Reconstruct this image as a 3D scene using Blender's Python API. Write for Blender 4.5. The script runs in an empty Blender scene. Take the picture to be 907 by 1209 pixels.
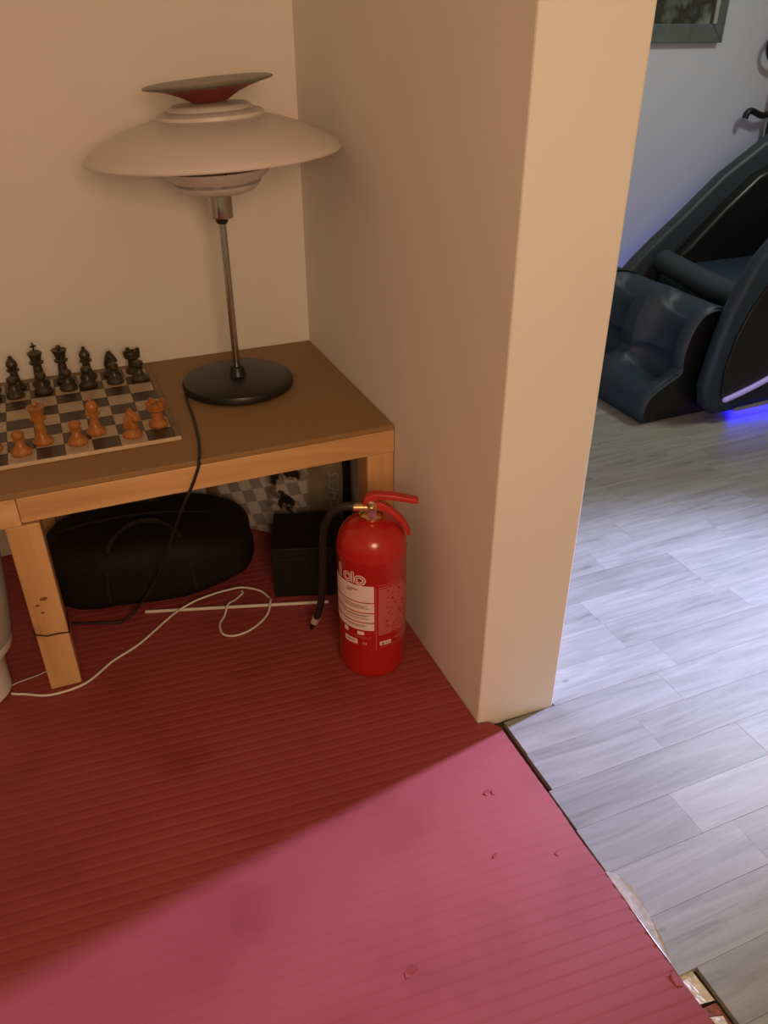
import bpy, bmesh, math, random
from mathutils import Vector, Matrix, noise
random.seed(7)
C = bpy.context.scene.collection
SC = bpy.context.scene

# ------------------------------------------------------------------ camera
cam_d = bpy.data.cameras.new('camera'); cam = bpy.data.objects.new('camera', cam_d); C.objects.link(cam)
cam_d.sensor_fit = 'VERTICAL'; cam_d.sensor_height = 36.0; cam_d.lens = 944.42 * 36.0 / 1209.0
cam_d.clip_start = 0.02
YAW, PITCH, ROLL = 0.3967, 0.5484, -0.0009
fwd = Vector((math.sin(YAW)*math.cos(PITCH), math.cos(YAW)*math.cos(PITCH), -math.sin(PITCH)))
rgt = Vector((math.cos(YAW), -math.sin(YAW), 0)); up = rgt.cross(fwd)
r2 = rgt*math.cos(ROLL) + up*math.sin(ROLL); u2 = -rgt*math.sin(ROLL) + up*math.cos(ROLL)
M = Matrix((r2, u2, -fwd)).transposed().to_4x4(); M.translation = Vector((-0.6552, -2.1145, 1.2698))
cam.matrix_world = M
SC.camera = cam

# ------------------------------------------------------------------ light and exposure
SC.view_settings.view_transform = 'Standard'; SC.view_settings.look = 'None'
SC.view_settings.gamma = 1.0; SC.view_settings.use_curve_mapping = False
SC.view_settings.exposure = 0.0
w = bpy.data.worlds.new('world'); SC.world = w; w.use_nodes = True
bg = w.node_tree.nodes['Background']; bg.inputs[0].default_value = (1.0, 0.84, 0.42, 1); bg.inputs[1].default_value = 0.24

def light(name, kind, loc, target, energy, color, size=0.3, **kw):
    d = bpy.data.lights.new(name, kind); d.energy = energy; d.color = color
    if kind == 'AREA':
        d.shape = 'DISK'; d.size = size
    else:
        d.shadow_soft_size = size
    for k, v in kw.items(): setattr(d, k, v)
    o = bpy.data.objects.new(name, d); C.objects.link(o); o.location = loc
    o.rotation_euler = (Vector(target) - Vector(loc)).to_track_quat('-Z', 'Y').to_euler()
    return o
# warm shaded lamp of the near room, behind and left of the photographer
light('near_room_floor_lamp', 'AREA', (-0.62, -3.0, 1.48), (-0.4, -0.3, 0.8), 23.5, (1.0, 0.61, 0.37), 0.7)
# neutral ceiling lamp of the other room
light('other_room_ceiling_lamp', 'AREA', (2.3, -0.25, 2.2), (1.0, -0.7, 0), 18, (0.97, 0.97, 0.86), 0.4)
# bluish beam of a screen lamp standing at the far right of the other room
light('screen_lamp', 'SPOT', (3.6, -0.50, 1.35), (0.15, -1.00, 0), 2650, (0.53, 0.54, 1.0), 0.10,
      spot_size=math.radians(23), spot_blend=1.0)

# ------------------------------------------------------------------ materials
def nt(name):
    m = bpy.data.materials.new(name); m.use_nodes = True
    t = m.node_tree; b = t.nodes['Principled BSDF']
    return m, t, b
def N(t, kind, **kw):
    n = t.nodes.new(kind)
    for k, v in kw.items():
        if k in n.inputs: n.inputs[k].default_value = v
        else: setattr(n, k, v)
    return n
def coords(t, scale=(1, 1, 1), rot=(0, 0, 0), out='Object'):
    tc = N(t, 'ShaderNodeTexCoord'); mp = N(t, 'ShaderNodeMapping')
    mp.inputs['Scale'].default_value = scale; mp.inputs['Rotation'].default_value = rot
    t.links.new(tc.outputs[out], mp.inputs[0]); return mp.outputs[0]
def ramp(t, fac, stops):
    r = N(t, 'ShaderNodeValToRGB'); e = r.color_ramp.elements
    while len(e) < len(stops): e.new(0.5)
    for i, (p, c) in enumerate(stops): e[i].position = p; e[i].color = (*c, 1)
    t.links.new(fac, r.inputs[0]); return r.outputs[0]
def bump(t, b, h, strength=0.2, dist=0.002):
    n = N(t, 'ShaderNodeBump'); n.inputs['Strength'].default_value = strength; n.inputs['Distance'].default_value = dist
    t.links.new(h, n.inputs['Height']); t.links.new(n.outputs[0], b.inputs['Normal'])
def plain(name, col, rough=0.5, metal=0.0, var=0.12, scale=30, bmp=0.05, coat=0.0, spec=0.5):
    m, t, b = nt(name)
    n = N(t, 'ShaderNodeTexNoise'); n.inputs['Scale'].default_value = scale; n.inputs['Detail'].default_value = 4
    t.links.new(coords(t), n.inputs['Vector'])
    a = tuple(c*(1-var) for c in col); c2 = tuple(min(1, c*(1+var)) for c in col)
    t.links.new(ramp(t, n.outputs[0], [(0.3, a), (0.7, c2)]), b.inputs['Base Color'])
    b.inputs['Roughness'].default_value = rough; b.inputs['Metallic'].default_value = metal
    b.inputs['Coat Weight'].default_value = coat; b.inputs['Specular IOR Level'].default_value = spec
    if bmp: bump(t, b, n.outputs[0], bmp)
    return m
def wood(name, dark, mid, lite, axis=0, rough=0.5, grain=1.0, knots=True):
    m, t, b = nt(name)
    sc = [22, 22, 22]; sc[axis] = 1.6
    n = N(t, 'ShaderNodeTexNoise'); n.inputs['Scale'].default_value = grain; n.inputs['Detail'].default_value = 6
    n.inputs['Distortion'].default_value = 0.6
    t.links.new(coords(t, sc), n.inputs['Vector'])
    col = ramp(t, n.outputs[0], [(0.3, dark), (0.52, mid), (0.72, lite)])
    if knots:
        sk = [9, 0.6, 9]; sk[axis] = 4.5
        v = N(t, 'ShaderNodeTexVoronoi'); v.inputs['Scale'].default_value = 1.0
        t.links.new(coords(t, sk), v.inputs['Vector'])
        k = ramp(t, v.outputs['Distance'], [(0.03, (0.45, 0.40, 0.38)), (0.14, (1, 1, 1))])
        mx = N(t, 'ShaderNodeMix', data_type='RGBA', blend_type='MULTIPLY'); mx.inputs[0].default_value = 0.8
        t.links.new(col, mx.inputs[6]); t.links.new(k, mx.inputs[7]); col = mx.outputs[2]
    t.links.new(col, b.inputs['Base Color']); b.inputs['Roughness'].default_value = rough
    bump(t, b, n.outputs[0], 0.08, 0.001)
    return m
def emissive(name, col, strength):
    m, t, b = nt(name)
    n = N(t, 'ShaderNodeTexNoise'); n.inputs['Scale'].default_value = 12
    t.links.new(ramp(t, n.outputs[0], [(0.2, tuple(c*0.9 for c in col)), (0.8, col)]), b.inputs['Emission Color'])
    b.inputs['Base Color'].default_value = (*col, 1); b.inputs['Emission Strength'].default_value = strength
    return m

def wall_mat(name, col):
    m, t, b = nt(name)
    n = N(t, 'ShaderNodeTexNoise'); n.inputs['Scale'].default_value = 160; n.inputs['Detail'].default_value = 3
    t.links.new(coords(t), n.inputs['Vector'])
    n2 = N(t, 'ShaderNodeTexNoise'); n2.inputs['Scale'].default_value = 2.5
    t.links.new(coords(t), n2.inputs['Vector'])
    t.links.new(ramp(t, n2.outputs[0], [(0.3, tuple(c*0.97 for c in col)), (0.7, col)]), b.inputs['Base Color'])
    b.inputs['Roughness'].default_value = 0.85; b.inputs['Specular IOR Level'].default_value = 0.2
    bump(t, b, n.outputs[0], 0.12, 0.001)
    return m
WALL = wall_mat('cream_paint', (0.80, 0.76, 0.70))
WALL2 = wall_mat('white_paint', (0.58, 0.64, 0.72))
PINE_X = wood('pine_along_x', (0.50, 0.27, 0.10), (0.66, 0.39, 0.17), (0.74, 0.47, 0.23), 0)
PINE_Y = wood('pine_along_y', (0.50, 0.27, 0.10), (0.66, 0.39, 0.17), (0.74, 0.47, 0.23), 1)
PINE_Z = wood('pine_along_z', (0.48, 0.25, 0.09), (0.62, 0.36, 0.15), (0.70, 0.43, 0.20), 2)
TOPM = plain('brown_board', (0.29, 0.178, 0.078), 0.6, var=0.10, scale=220, bmp=0.05, spec=0.3)

def underlay_mat():
    m, t, b = nt('red_foam')
    n = N(t, 'ShaderNodeTexNoise'); n.inputs['Scale'].default_value = 260; n.inputs['Detail'].default_value = 3
    t.links.new(coords(t), n.inputs['Vector'])
    s = N(t, 'ShaderNodeTexNoise'); s.inputs['Scale'].default_value = 5; s.inputs['Detail'].default_value = 5
    t.links.new(coords(t), s.inputs['Vector'])
    col = ramp(t, s.outputs[0], [(0.28, (0.25, 0.036, 0.032)), (0.48, (0.30, 0.050, 0.048)), (0.75, (0.32, 0.056, 0.054))])
    t.links.new(col, b.inputs['Base Color']); b.inputs['Roughness'].default_value = 0.6
    b.inputs['Specular IOR Level'].default_value = 0.5
    bump(t, b, n.outputs[0], 0.25, 0.0006)
    return m
FOAM = underlay_mat()

def laminate_mat():
    m, t, b = nt('grey_laminate')
    oi = N(t, 'ShaderNodeObjectInfo')
    add = N(t, 'ShaderNodeVectorMath', operation='ADD')
    cmb = N(t, 'ShaderNodeCombineXYZ')
    mul = N(t, 'ShaderNodeMath', operation='MULTIPLY'); mul.inputs[1].default_value = 37.0
    t.links.new(oi.outputs['Random'], mul.inputs[0])
    t.links.new(mul.outputs[0], cmb.inputs[0]); t.links.new(mul.outputs[0], cmb.inputs[1])
    t.links.new(coords(t, (2.2, 26, 26)), add.inputs[0]); t.links.new(cmb.outputs[0], add.inputs[1])
    n = N(t, 'ShaderNodeTexNoise'); n.inputs['Scale'].default_value = 1.3; n.inputs['Detail'].default_value = 7
    n.inputs['Distortion'].default_value = 1.2; n.inputs['Roughness'].default_value = 0.62
    t.links.new(add.outputs[0], n.inputs['Vector'])
    grain = ramp(t, n.outputs[0], [(0.22, (0.145, 0.150, 0.128)), (0.42, (0.245, 0.252, 0.222)), (0.68, (0.325, 0.332, 0.298))])
    tone = ramp(t, oi.outputs['Random'], [(0.0, (0.80, 0.80, 0.79)), (0.25, (0.93, 0.93, 0.92)), (0.6, (1, 1, 1)), (1.0, (1, 1, 0.99))])
    mx = N(t, 'ShaderNodeMix', data_type='RGBA', blend_type='MULTIPLY'); mx.inputs[0].default_value = 1.0
    t.links.new(grain, mx.inputs[6]); t.links.new(tone, mx.inputs[7])
    # small dark knots
    v = N(t, 'ShaderNodeTexVoronoi'); v.inputs['Scale'].default_value = 1
    add2 = N(t, 'ShaderNodeVectorMath', operation='ADD')
    t.links.new(coords(t, (5.5, 13, 13)), add2.inputs[0]); t.links.new(cmb.outputs[0], add2.inputs[1])
    t.links.new(add2.outputs[0], v.inputs['Vector'])
    k = ramp(t, v.outputs['Distance'], [(0.02, (0.40, 0.39, 0.40)), (0.07, (1, 1, 1))])
    m2 = N(t, 'ShaderNodeMix', data_type='RGBA', blend_type='MULTIPLY'); m2.inputs[0].default_value = 0.7
    t.links.new(mx.outputs[2], m2.inputs[6]); t.links.new(k, m2.inputs[7])
    t.links.new(m2.outputs[2], b.inputs['Base Color'])
    b.inputs['Roughness'].default_value = 0.36
    bump(t, b, n.outputs[0], 0.35, 0.0015)
    return m
LAM = laminate_mat()
SUB = plain('subfloor_concrete', (0.035, 0.024, 0.018), 0.9, var=0.3, scale=25, bmp=0.4)

BLACKPL = plain('black_lacquer', (0.012, 0.011, 0.010), 0.38, var=0.1)
CHROME = plain('chrome', (0.50, 0.47, 0.44), 0.14, metal=1.0, var=0.03, bmp=0)
OPAL = plain('opal_acrylic', (0.66, 0.61, 0.57), 0.35, var=0.02, scale=4, bmp=0)
REDCONE = plain('red_lacquer_cone', (0.24, 0.022, 0.013), 0.4, var=0.08)
DISH = plain('grey_green_dish', (0.16, 0.15, 0.11), 0.35, metal=0.3, var=0.1)
CORDB = plain('black_rubber_cord', (0.015, 0.013, 0.012), 0.55)
EXTRED = plain('fire_red_enamel', (0.46, 0.014, 0.009), 0.25, var=0.04, coat=0.3)
EXTRED2 = plain('red_plastic', (0.50, 0.028, 0.018), 0.4, var=0.06)
STEEL = plain('bright_steel', (0.85, 0.83, 0.80), 0.3, metal=0.6, var=0.03, bmp=0)
BRASS = plain('brass', (0.72, 0.55, 0.28), 0.28, metal=1.0, var=0.08, bmp=0.1)
LABELW = plain('label_white', (0.80, 0.66, 0.62), 0.5, var=0.03)
LABELP = plain('label_pink', (0.60, 0.15, 0.12), 0.5, var=0.10, scale=300)
LABELD = plain('label_text_dark', (0.26, 0.10, 0.09), 0.5, var=0.05)
BAGM = plain('black_nylon', (0.009, 0.008, 0.008), 0.75, var=0.3, scale=90, bmp=0.3, spec=0.25)
BAGT = plain('black_webbing', (0.014, 0.012, 0.012), 0.7, var=0.2, scale=200, bmp=0.3, spec=0.25)
BOXM = plain('black_card', (0.010, 0.009, 0.009), 0.6, var=0.2, spec=0.3)
WHITEPL = plain('white_plastic', (0.74, 0.72, 0.68), 0.45, var=0.04)
CABLE = plain('white_cable_rubber', (0.72, 0.68, 0.62), 0.5, var=0.05)
DARKSQ = plain('chess_dark_square', (0.050, 0.030, 0.018), 0.35, var=0.3, scale=60)
LITESQ = plain('chess_light_square', (0.44, 0.35, 0.23), 0.35, var=0.12, scale=60)
BOARDM = plain('chess_board_frame', (0.17, 0.11, 0.055), 0.4, var=0.2, scale=60)
BOARD_LIT = plain('chess_board_lit_edge', (0.60, 0.46, 0.30), 0.4, var=0.1, scale=60)  # light caught by the front edge, painted in as a paler colour
PCD = plain('chess_dark_piece', (0.045, 0.036, 0.016), 0.35, var=0.35, scale=80)
PCL = plain('chess_light_piece', (0.38, 0.14, 0.033), 0.35, var=0.25, scale=80)
LEATH = plain('chair_leatherette', (0.014, 0.028, 0.046), 0.55, var=0.15, scale=120, bmp=0.15)
LEATH2 = plain('chair_soft_pad', (0.028, 0.040, 0.052), 0.5, var=0.15, scale=120, bmp=0.15)
CHBLK = plain('chair_black_panel', (0.005, 0.005, 0.006), 0.4, var=0.1)
LED = emissive('led_strip_glow', (0.36, 0.31, 0.75), 0.25)
LEDB = emissive('led_blue_glow', (0.010, 0.008, 1.0), 75.0)
FRAMEM = plain('frame_grey_green', (0.13, 0.16, 0.15), 0.4, metal=0.2, var=0.15)
FRAMEL = plain('frame_silver_lip', (0.60, 0.62, 0.58), 0.3, metal=0.5, var=0.08)
IRON = plain('black_iron', (0.012, 0.011, 0.013), 0.5)
FILM = plain('grey_plastic_film', (0.50, 0.50, 0.48), 0.35, var=0.2, scale=90, bmp=0.4)
FOIL = plain('pale_crumpled_foil', (0.70, 0.68, 0.60), 0.35, var=0.25, scale=120, bmp=0.6)
DEBR = plain('brown_debris', (0.26, 0.10, 0.08), 0.8, var=0.4, scale=80, bmp=0.6)

# ------------------------------------------------------------------ mesh helpers
def box(bm, x0, x1, y0, y1, z0, z1, bev=0.0, rot=None):
    b2 = bmesh.new()
    vs = [b2.verts.new((x, y, z)) for z in (z0, z1) for y in (y0, y1) for x in (x0, x1)]
    for f in ((0, 2, 3, 1), (4, 5, 7, 6), (0, 1, 5, 4), (2, 6, 7, 3), (0, 4, 6, 2), (1, 3, 7, 5)):
        b2.faces.new([vs[i] for i in f])
    if bev: bmesh.ops.bevel(b2, geom=list(b2.edges), offset=bev, segments=2, profile=0.5, affect='EDGES')
    if rot is not None: bmesh.ops.transform(b2, matrix=rot, verts=b2.verts)
    tmp = bpy.data.meshes.new('tmp'); b2.to_mesh(tmp); b2.free(); bm.from_mesh(tmp); bpy.data.meshes.remove(tmp)
def lathe(bm, prof, seg=40, cx=0, cy=0, closed=False, mtx=None):
    rings = []
    for r, z in prof:
        if r < 1e-6: rings.append([bm.verts.new((cx, cy, z))])
        else: rings.append([bm.verts.new((cx+r*math.cos(2*math.pi*i/seg), cy+r*math.sin(2*math.pi*i/seg), z)) for i in range(seg)])
    pairs = list(zip(rings, rings[1:]))
    if closed: pairs.append((rings[-1], rings[0]))
    for a, b in pairs:
        for i in range(seg):
            j = (i+1) % seg
            if len(a) == 1 and len(b) == 1: continue
            if len(a) == 1: bm.faces.new((a[0], b[j], b[i]))
            elif len(b) == 1: bm.faces.new((a[i], a[j], b[0]))
            else: bm.faces.new((a[i], a[j], b[j], b[i]))
    if mtx is not None: bmesh.ops.transform(bm, matrix=mtx, verts=[v for r in rings for v in r])
def smooth_path(pts, n=8):
    P = [Vector(p) for p in pts]; P = [2*P[0]-P[1]] + P + [2*P[-1]-P[-2]]; out = []
    for i in range(1, len(P)-2):
        a, b, c, d = P[i-1:i+3]
        for k in range(n):
            t = k/n
            out.append(0.5*((2*b)+(c-a)*t+(2*a-5*b+4*c-d)*t*t+(3*b-a-3*c+d)*t**3))
    out.append(P[-2]); return out
def tube(bm, pts, r, seg=10, n=8, smooth=True, flat=None):
    P = smooth_path(pts, n) if smooth else [Vector(p) for p in pts]
    rings = []; nrm = None
    for i, p in enumerate(P):
        t = (P[min(i+1, len(P)-1)] - P[max(i-1, 0)]).normalized()
        if nrm is None: nrm = t.cross(Vector((0.12, 0.31, 0.9))).normalized()
        nrm = (nrm - t*nrm.dot(t)).normalized(); b = t.cross(nrm)
        rr = r(i/(len(P)-1)) if callable(r) else r
        rings.append([bm.verts.new(p + (nrm*math.cos(2*math.pi*k/seg) + b*math.sin(2*math.pi*k/seg))*rr) for k in range(seg)])
    for a, b in zip(rings, rings[1:]):
        for i in range(seg): bm.faces.new((a[i], a[(i+1) % seg], b[(i+1) % seg], b[i]))
    bm.faces.new(rings[0][::-1]); bm.faces.new(rings[-1])
def prism(bm, poly, h0, h1, plane='xz', bev=0.0):
    """closed outline extruded along the remaining axis from h0 to h1"""
    b2 = bmesh.new()
    def pt(a, b, h): return {'xz': (a, h, b), 'xy': (a, b, h), 'yz': (h, a, b)}[plane]
    A = [b2.verts.new(pt(a, b, h0)) for a, b in poly]; B = [b2.verts.new(pt(a, b, h1)) for a, b in poly]
    n = len(poly)
    b2.faces.new(A); b2.faces.new(B[::-1])
    for i in range(n): b2.faces.new((A[i], B[i], B[(i+1) % n], A[(i+1) % n]))
    bmesh.ops.recalc_face_normals(b2, faces=b2.faces)
    if bev:
        es = [e for e in b2.edges if (e.verts[0] in A) == (e.verts[1] in A)]
        bmesh.ops.bevel(b2, geom=es, offset=bev, segments=3, profile=0.5, affect='EDGES')
    tmp = bpy.data.meshes.new('tmp'); b2.to_mesh(tmp); b2.free(); bm.from_mesh(tmp); bpy.data.meshes.remove(tmp)
def finish(bm, mat, smooth=35, recalc=True):
    if recalc: bmesh.ops.recalc_face_normals(bm, faces=bm.faces)
    me = bpy.data.meshes.new('mesh'); bm.to_mesh(me); bm.free()
    me.materials.append(mat)
    if smooth:
        me.shade_smooth(); me.set_sharp_from_angle(angle=math.radians(smooth))
    return me
def obj(name, bm, mat, parent=None, loc=(0, 0, 0), rot=(0, 0, 0), smooth=35, recalc=True):
    me = bm if isinstance(bm, bpy.types.Mesh) else finish(bm, mat, smooth, recalc)
    me.name = name
    o = bpy.data.objects.new(name, me); C.objects.link(o); o.location = loc; o.rotation_euler = rot
    if parent: o.parent = parent
    return o
def tag(o, label, cat, group=None):
    o['label'] = label; o['category'] = cat
    if group: o['group'] = group
    return o
def thing(name, label, cat, loc=(0, 0, 0), rz=0, group=None):
    o = bpy.data.objects.new(name, None); C.objects.link(o); o.location = loc; o.rotation_euler = (0, 0, rz)
    o.empty_display_size = 0.05
    return tag(o, label, cat, group)
def struct(name, bm, mat, parent=None):
    o = obj(name, bm, mat, parent, smooth=0); o['kind'] = 'structure'; return o
def B(*a, **k):
    bm = bmesh.new(); box(bm, *a, **k); return bm
def text_mesh(s, size, extr=0.0):
    cu = bpy.data.curves.new('t', 'FONT'); cu.body = s; cu.size = size; cu.extrude = extr; cu.resolution_u = 3
    o = bpy.data.objects.new('t', cu); C.objects.link(o)
    dg = bpy.context.evaluated_depsgraph_get(); me = bpy.data.meshes.new_from_object(o.evaluated_get(dg))
    bpy.data.objects.remove(o); bpy.data.curves.remove(cu); return me

# ================================================================== the setting
floor = struct('floor', B(-2.4, 4.2, -3.2, 1.05, -0.05, -0.0155), SUB)
struct('wall_back', B(-2.4, 0.0, 0.0, 0.12, -0.0155, 2.45), WALL)
bm = bmesh.new()
prism(bm, [(0.0, 1.05), (0.0, -1.067), (0.175, -1.085), (0.175, 1.05)], -0.0155, 2.45, 'xy', 0)
bmesh.ops.bevel(bm, geom=[e for e in bm.edges if abs(e.verts[0].co.z - e.verts[1].co.z) > 1], offset=0.004, segments=2, affect='EDGES', profile=0.5)
struct('wall_right', bm, WALL)
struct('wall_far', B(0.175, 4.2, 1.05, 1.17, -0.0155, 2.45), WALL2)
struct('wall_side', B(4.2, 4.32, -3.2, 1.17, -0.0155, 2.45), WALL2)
struct('wall_left', B(-2.52, -2.4, -3.2, 0.12, -0.0155, 2.45), WALL)
struct('ceiling', B(-2.52, 4.32, -3.2, 1.17, 2.45, 2.55), WALL)

# laminate strips: rows 95 mm wide along x, staggered, left ends uneven at the underlay
rows = []
y = -2.132
while y < 1.0:
    rows.append(round(y, 4)); y += 0.095
fixed = {-1.175: [0.052, 0.453, 0.93, 1.40], -0.890: [0.18, 0.44, 0.80, 1.2], -0.320: [0.18, 0.40, 0.86, 1.325]}
lefts = {-2.125: .06, -2.03: .06, -1.935: .075, -1.84: .075, -1.745: .071, -1.65: .036, -1.555: .034, -1.46: .040, -1.365: .042, -1.27: .050, -1.175: .052}
for k, y0 in enumerate(rows):
    y1 = y0 + 0.095
    x = None
    for ky, v in lefts.items():
        if abs(ky - y0) < 0.01: x = v
    inside = x is None
    if inside: x = 0.179
    cuts = None
    for ky, v in fixed.items():
        if abs(ky - y0) < 0.01: cuts = list(v)
    if cuts is None:
        cuts = [x]; c = x + random.uniform(0.15, 0.5)
        while c < 2.75: cuts.append(c); c += random.uniform(0.36, 0.50)
    else:
        c = cuts[-1] + 0.45
        while c < 2.75: cuts.append(c); c += random.uniform(0.36, 0.50)
    cuts.append(2.9)
    yy0, yy1 = y0, y1
    for a, b in zip(cuts, cuts[1:]):
        L, W = b - a - 0.0003, yy1 - yy0 - 0.0003
        bm = bmesh.new(); box(bm, 0, L, 0, W, -0.012, 0, 0.0003)
        obj('plank', bm, LAM, floor, (a, yy0, -0.0012 + random.uniform(-0.0002, 0.0002)), smooth=0)
bm = B(2.9, 4.2, -3.2, 1.05, -0.0132, -0.0014); o = obj('plank_field', bm, LAM, floor, smooth=0)
bm = B(0.075, 2.9, -3.2, -2.1255, -0.0132, -0.0014); o = obj('plank_field', bm, LAM, floor, smooth=0)

# ================================================================== red ribbed foam underlay
def underlay():
    bm = bmesh.new(); sp = 0.0225; per = 10
    xs = [-2.38, -1.6, -1.0, -0.7, -0.45, -0.2, -0.0015]; ex = 0.038
    grid = []
    y = -3.0; i = 0
    prof = [0, .5, .8, .95, 1, 1, 1, 1, .95, .75]
    while True:
        yy = -0.004 - i*sp/per
        if yy < -3.0: break
        z = -0.0012*(1-prof[i % per])
        row = []
        for x in xs:
            yv = min(yy - 0.085*x, -0.003)
            row.append(bm.verts.new((x, yv, z + 0.0003*noise.noise((x*6, yv*6, 0)))))
        if yy < -1.0695:
            e = ex + (0.0025*noise.noise((0, yy*9, 3))) - 0.006*max(0, (-yy-1.07))*0.8
            if yy > -1.095: e = 0.020 + (ex-0.020)*((-1.0695-yy)/0.0255)
            row.append(bm.verts.new((e, yy - 0.003, z)))
        grid.append(row); i += 1
    for a, b in zip(grid, grid[1:]):
        for k in range(min(len(a), len(b))-1):
            bm.faces.new((a[k], b[k], b[k+1], a[k+1]))
    bmesh.ops.recalc_face_normals(bm, faces=bm.faces)
    if sum(f.normal.z for f in bm.faces) < 0: bmesh.ops.reverse_faces(bm, faces=bm.faces)
    o = obj('foam_underlay', bm, FOAM, smooth=60, recalc=False)
    m = o.modifiers.new('thickness', 'SOLIDIFY'); m.thickness = 0.012; m.offset = -1
    m = o.modifiers.new('edges', 'EDGE_SPLIT'); m.split_angle = math.radians(50)
    tag(o, 'red ribbed foam underlay sheet covering the near floor', 'underlay')
    # small torn flakes standing out of the foam
    for (x, y, s, r) in ((-0.071, -1.234, 0.008, 0.5), (-0.060, -1.239, 0.006, 1.2), (-0.349, -1.489, 0.012, 0.2), (0.026, -1.66, 0.012, 1.5), (-0.125, -1.36, 0.005, .3), (-0.02, -1.40, .005, .9), (-0.79, -0.78, .006, .4)):
        b2 = bmesh.new()
        pr = [(-1, -.5), (-.2, -.62), (.9, -.35), (1, .1), (.3, .55), (-.7, .4)]
        vs = [b2.verts.new((px*s, py*s, 0.0008 + 0.22*s*max(0, px))) for px, py in pr]; b2.faces.new(vs)
        g = bmesh.ops.extrude_face_region(b2, geom=list(b2.faces)); 
        for v in g['geom']:
            if isinstance(v, bmesh.types.BMVert): v.co.z -= 0.0012
        obj('torn_flake', b2, FOAM, o, (x, y, 0.0), (0, 0, r), smooth=0)
underlay()

# ================================================================== side table
H = 0.5; D = 0.6145
T = thing('side_table', 'low pine side table with brown top in the wall corner', 'table', (-0.5, -0.31, 0))
def tb(name, x0, x1, y0, y1, z0, z1, mat, bev=0.0015, par=T):
    return obj(name, B(x0+0.5, x1+0.5, y0+0.31, y1+0.31, z0, z1, bev=bev), mat, par, smooth=0)
tb('table_top', -0.99, -0.002, -D+0.0, -0.004, H-0.012, H, TOPM)
tb('front_rail', -0.7975, -0.002, -D, -D+0.028, 0.4325, H-0.0125, PINE_X)
tb('front_rail', -0.99, -0.7985, -D, -D+0.028, 0.4265, H-0.0125, PINE_Y)
tb('back_rail', -0.99, -0.002, -0.034, -0.006, 0.4325, H-0.0125, PINE_X)
tb('side_rail', -0.030, -0.002, -D+0.029, -0.035, 0.4325, H-0.0125, PINE_Y)
tb('side_rail', -0.99, -0.962, -D+0.029, -0.035, 0.4325, H-0.0125, PINE_Y)
leg0 = None
for (x0, y0) in ((-0.831, -D+0.001), (-0.067, -D+0.001), (-0.831, -0.07), (-0.067, -0.07)):
    z1 = 0.426 if (y0 < -0.3 and x0 < -.5) else 0.432
    l = tb('leg', x0, x0+0.065, y0, y0+0.065, 0.0006, z1, PINE_Z, 0.003)
    leg0 = leg0 or l
bm = bmesh.new()
cx, cy = -0.7985+0.5, -D+0.0335+0.31; hw = 0.0337
pts = []
for (a, b, dz) in ((-1, -1, 0.004), (-.3, -1.02, -0.006), (.3, -1.02, -0.006), (1, -1, -0.010), (1.02, 0, -0.004), (1, 1, -0.004), (0, 1.02, 0), (-1, 1, 0.004), (-1.02, 0, 0.006), (-1, -1, 0.004)):
    pts.append((cx+a*hw, cy+b*hw, 0.157+dz))
tube(bm, pts, 0.0018, 6, 4, False)
b_ = obj('cord_band', bm, CORDB, leg0); b_['label'] = 'thin dark cord tied round the leg'

KNOT = plain('pine_knot', (0.22, 0.095, 0.03), 0.5, var=0.3, scale=300)
for (kx, kz, kr) in ((-0.797, 0.246, 0.0055), (-0.812, 0.232, 0.0035), (-0.806, 0.212, 0.003)):
    bm = bmesh.new(); lathe(bm, [(0, -.0002), (kr, -.0002), (kr*.9, .0003), (0, .0004)], 16, mtx=Matrix.Translation((kx+.5, -D+.001+.31, kz)) @ Matrix.Rotation(math.pi/2, 4, 'X') @ Matrix.Diagonal((1.5, .9, 1, 1)))
    obj('wood_knot', bm, KNOT, leg0)

# ================================================================== table lamp
lx, ly = -0.268, -0.254
LP = thing('table_lamp', 'tiered white shade table lamp with black base and red cone', 'lamp', (lx, ly, H))
def lz(prof): return [(r, z-H) for r, z in prof]
bm = bmesh.new(); lathe(bm, lz([(0, .5005), (.128, .5005), (.135, .505), (.136, .514), (.133, .5215), (.126, .5245), (.06, .528), (.022, .530), (.019, .536), (.016, .551), (.012, .554), (0, .554)]), 64); obj('base', bm, BLACKPL, LP)
bm = bmesh.new(); lathe(bm, lz([(0, .552), (.0085, .552), (.0085, .90), (0, .90)]), 24); obj('stem', bm, CHROME, LP)
bm = bmesh.new(); lathe(bm, lz([(0, .897), (.012, .897), (.014, .900), (.026, .901), (.0265, .904), (.0265, .948), (.024, .951), (0, .951)]), 40); sk = obj('socket', bm, CHROME, LP)
bm = bmesh.new(); lathe(bm, lz([(0, .888), (.011, .888), (.014, .893), (.014, .8965), (0, .8965)]), 24); obj('switch_ring', bm, BLACKPL, sk)
def shell(prof, th):
    out = [(max(r-th*0.5, 0.001), z-th) for r, z in prof]
    return prof + out[::-1]
bm = bmesh.new(); lathe(bm, lz(shell([(.118, 1.004), (.112, .994), (.100, .986), (.097, .983), (.092, .973), (.080, .962), (.074, .960), (.066, .957), (.030, .952)], .003)), 56, closed=True); obj('lower_shade', bm, OPAL, LP)
bm = bmesh.new(); lathe(bm, lz(shell([(.272, 1.034), (.271, 1.038), (.262, 1.046), (.235, 1.062), (.20, 1.078), (.16, 1.092), (.13, 1.100), (.109, 1.104)], .003)), 80, closed=True); obj('main_shade', bm, OPAL, LP)
bm = bmesh.new(); lathe(bm, lz(shell([(.112, 1.1045), (.111, 1.110), (.104, 1.115), (.088, 1.118), (.085, 1.124), (.078, 1.128), (.040, 1.130)], .003)), 56, closed=True); obj('collar', bm, OPAL, LP)
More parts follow.
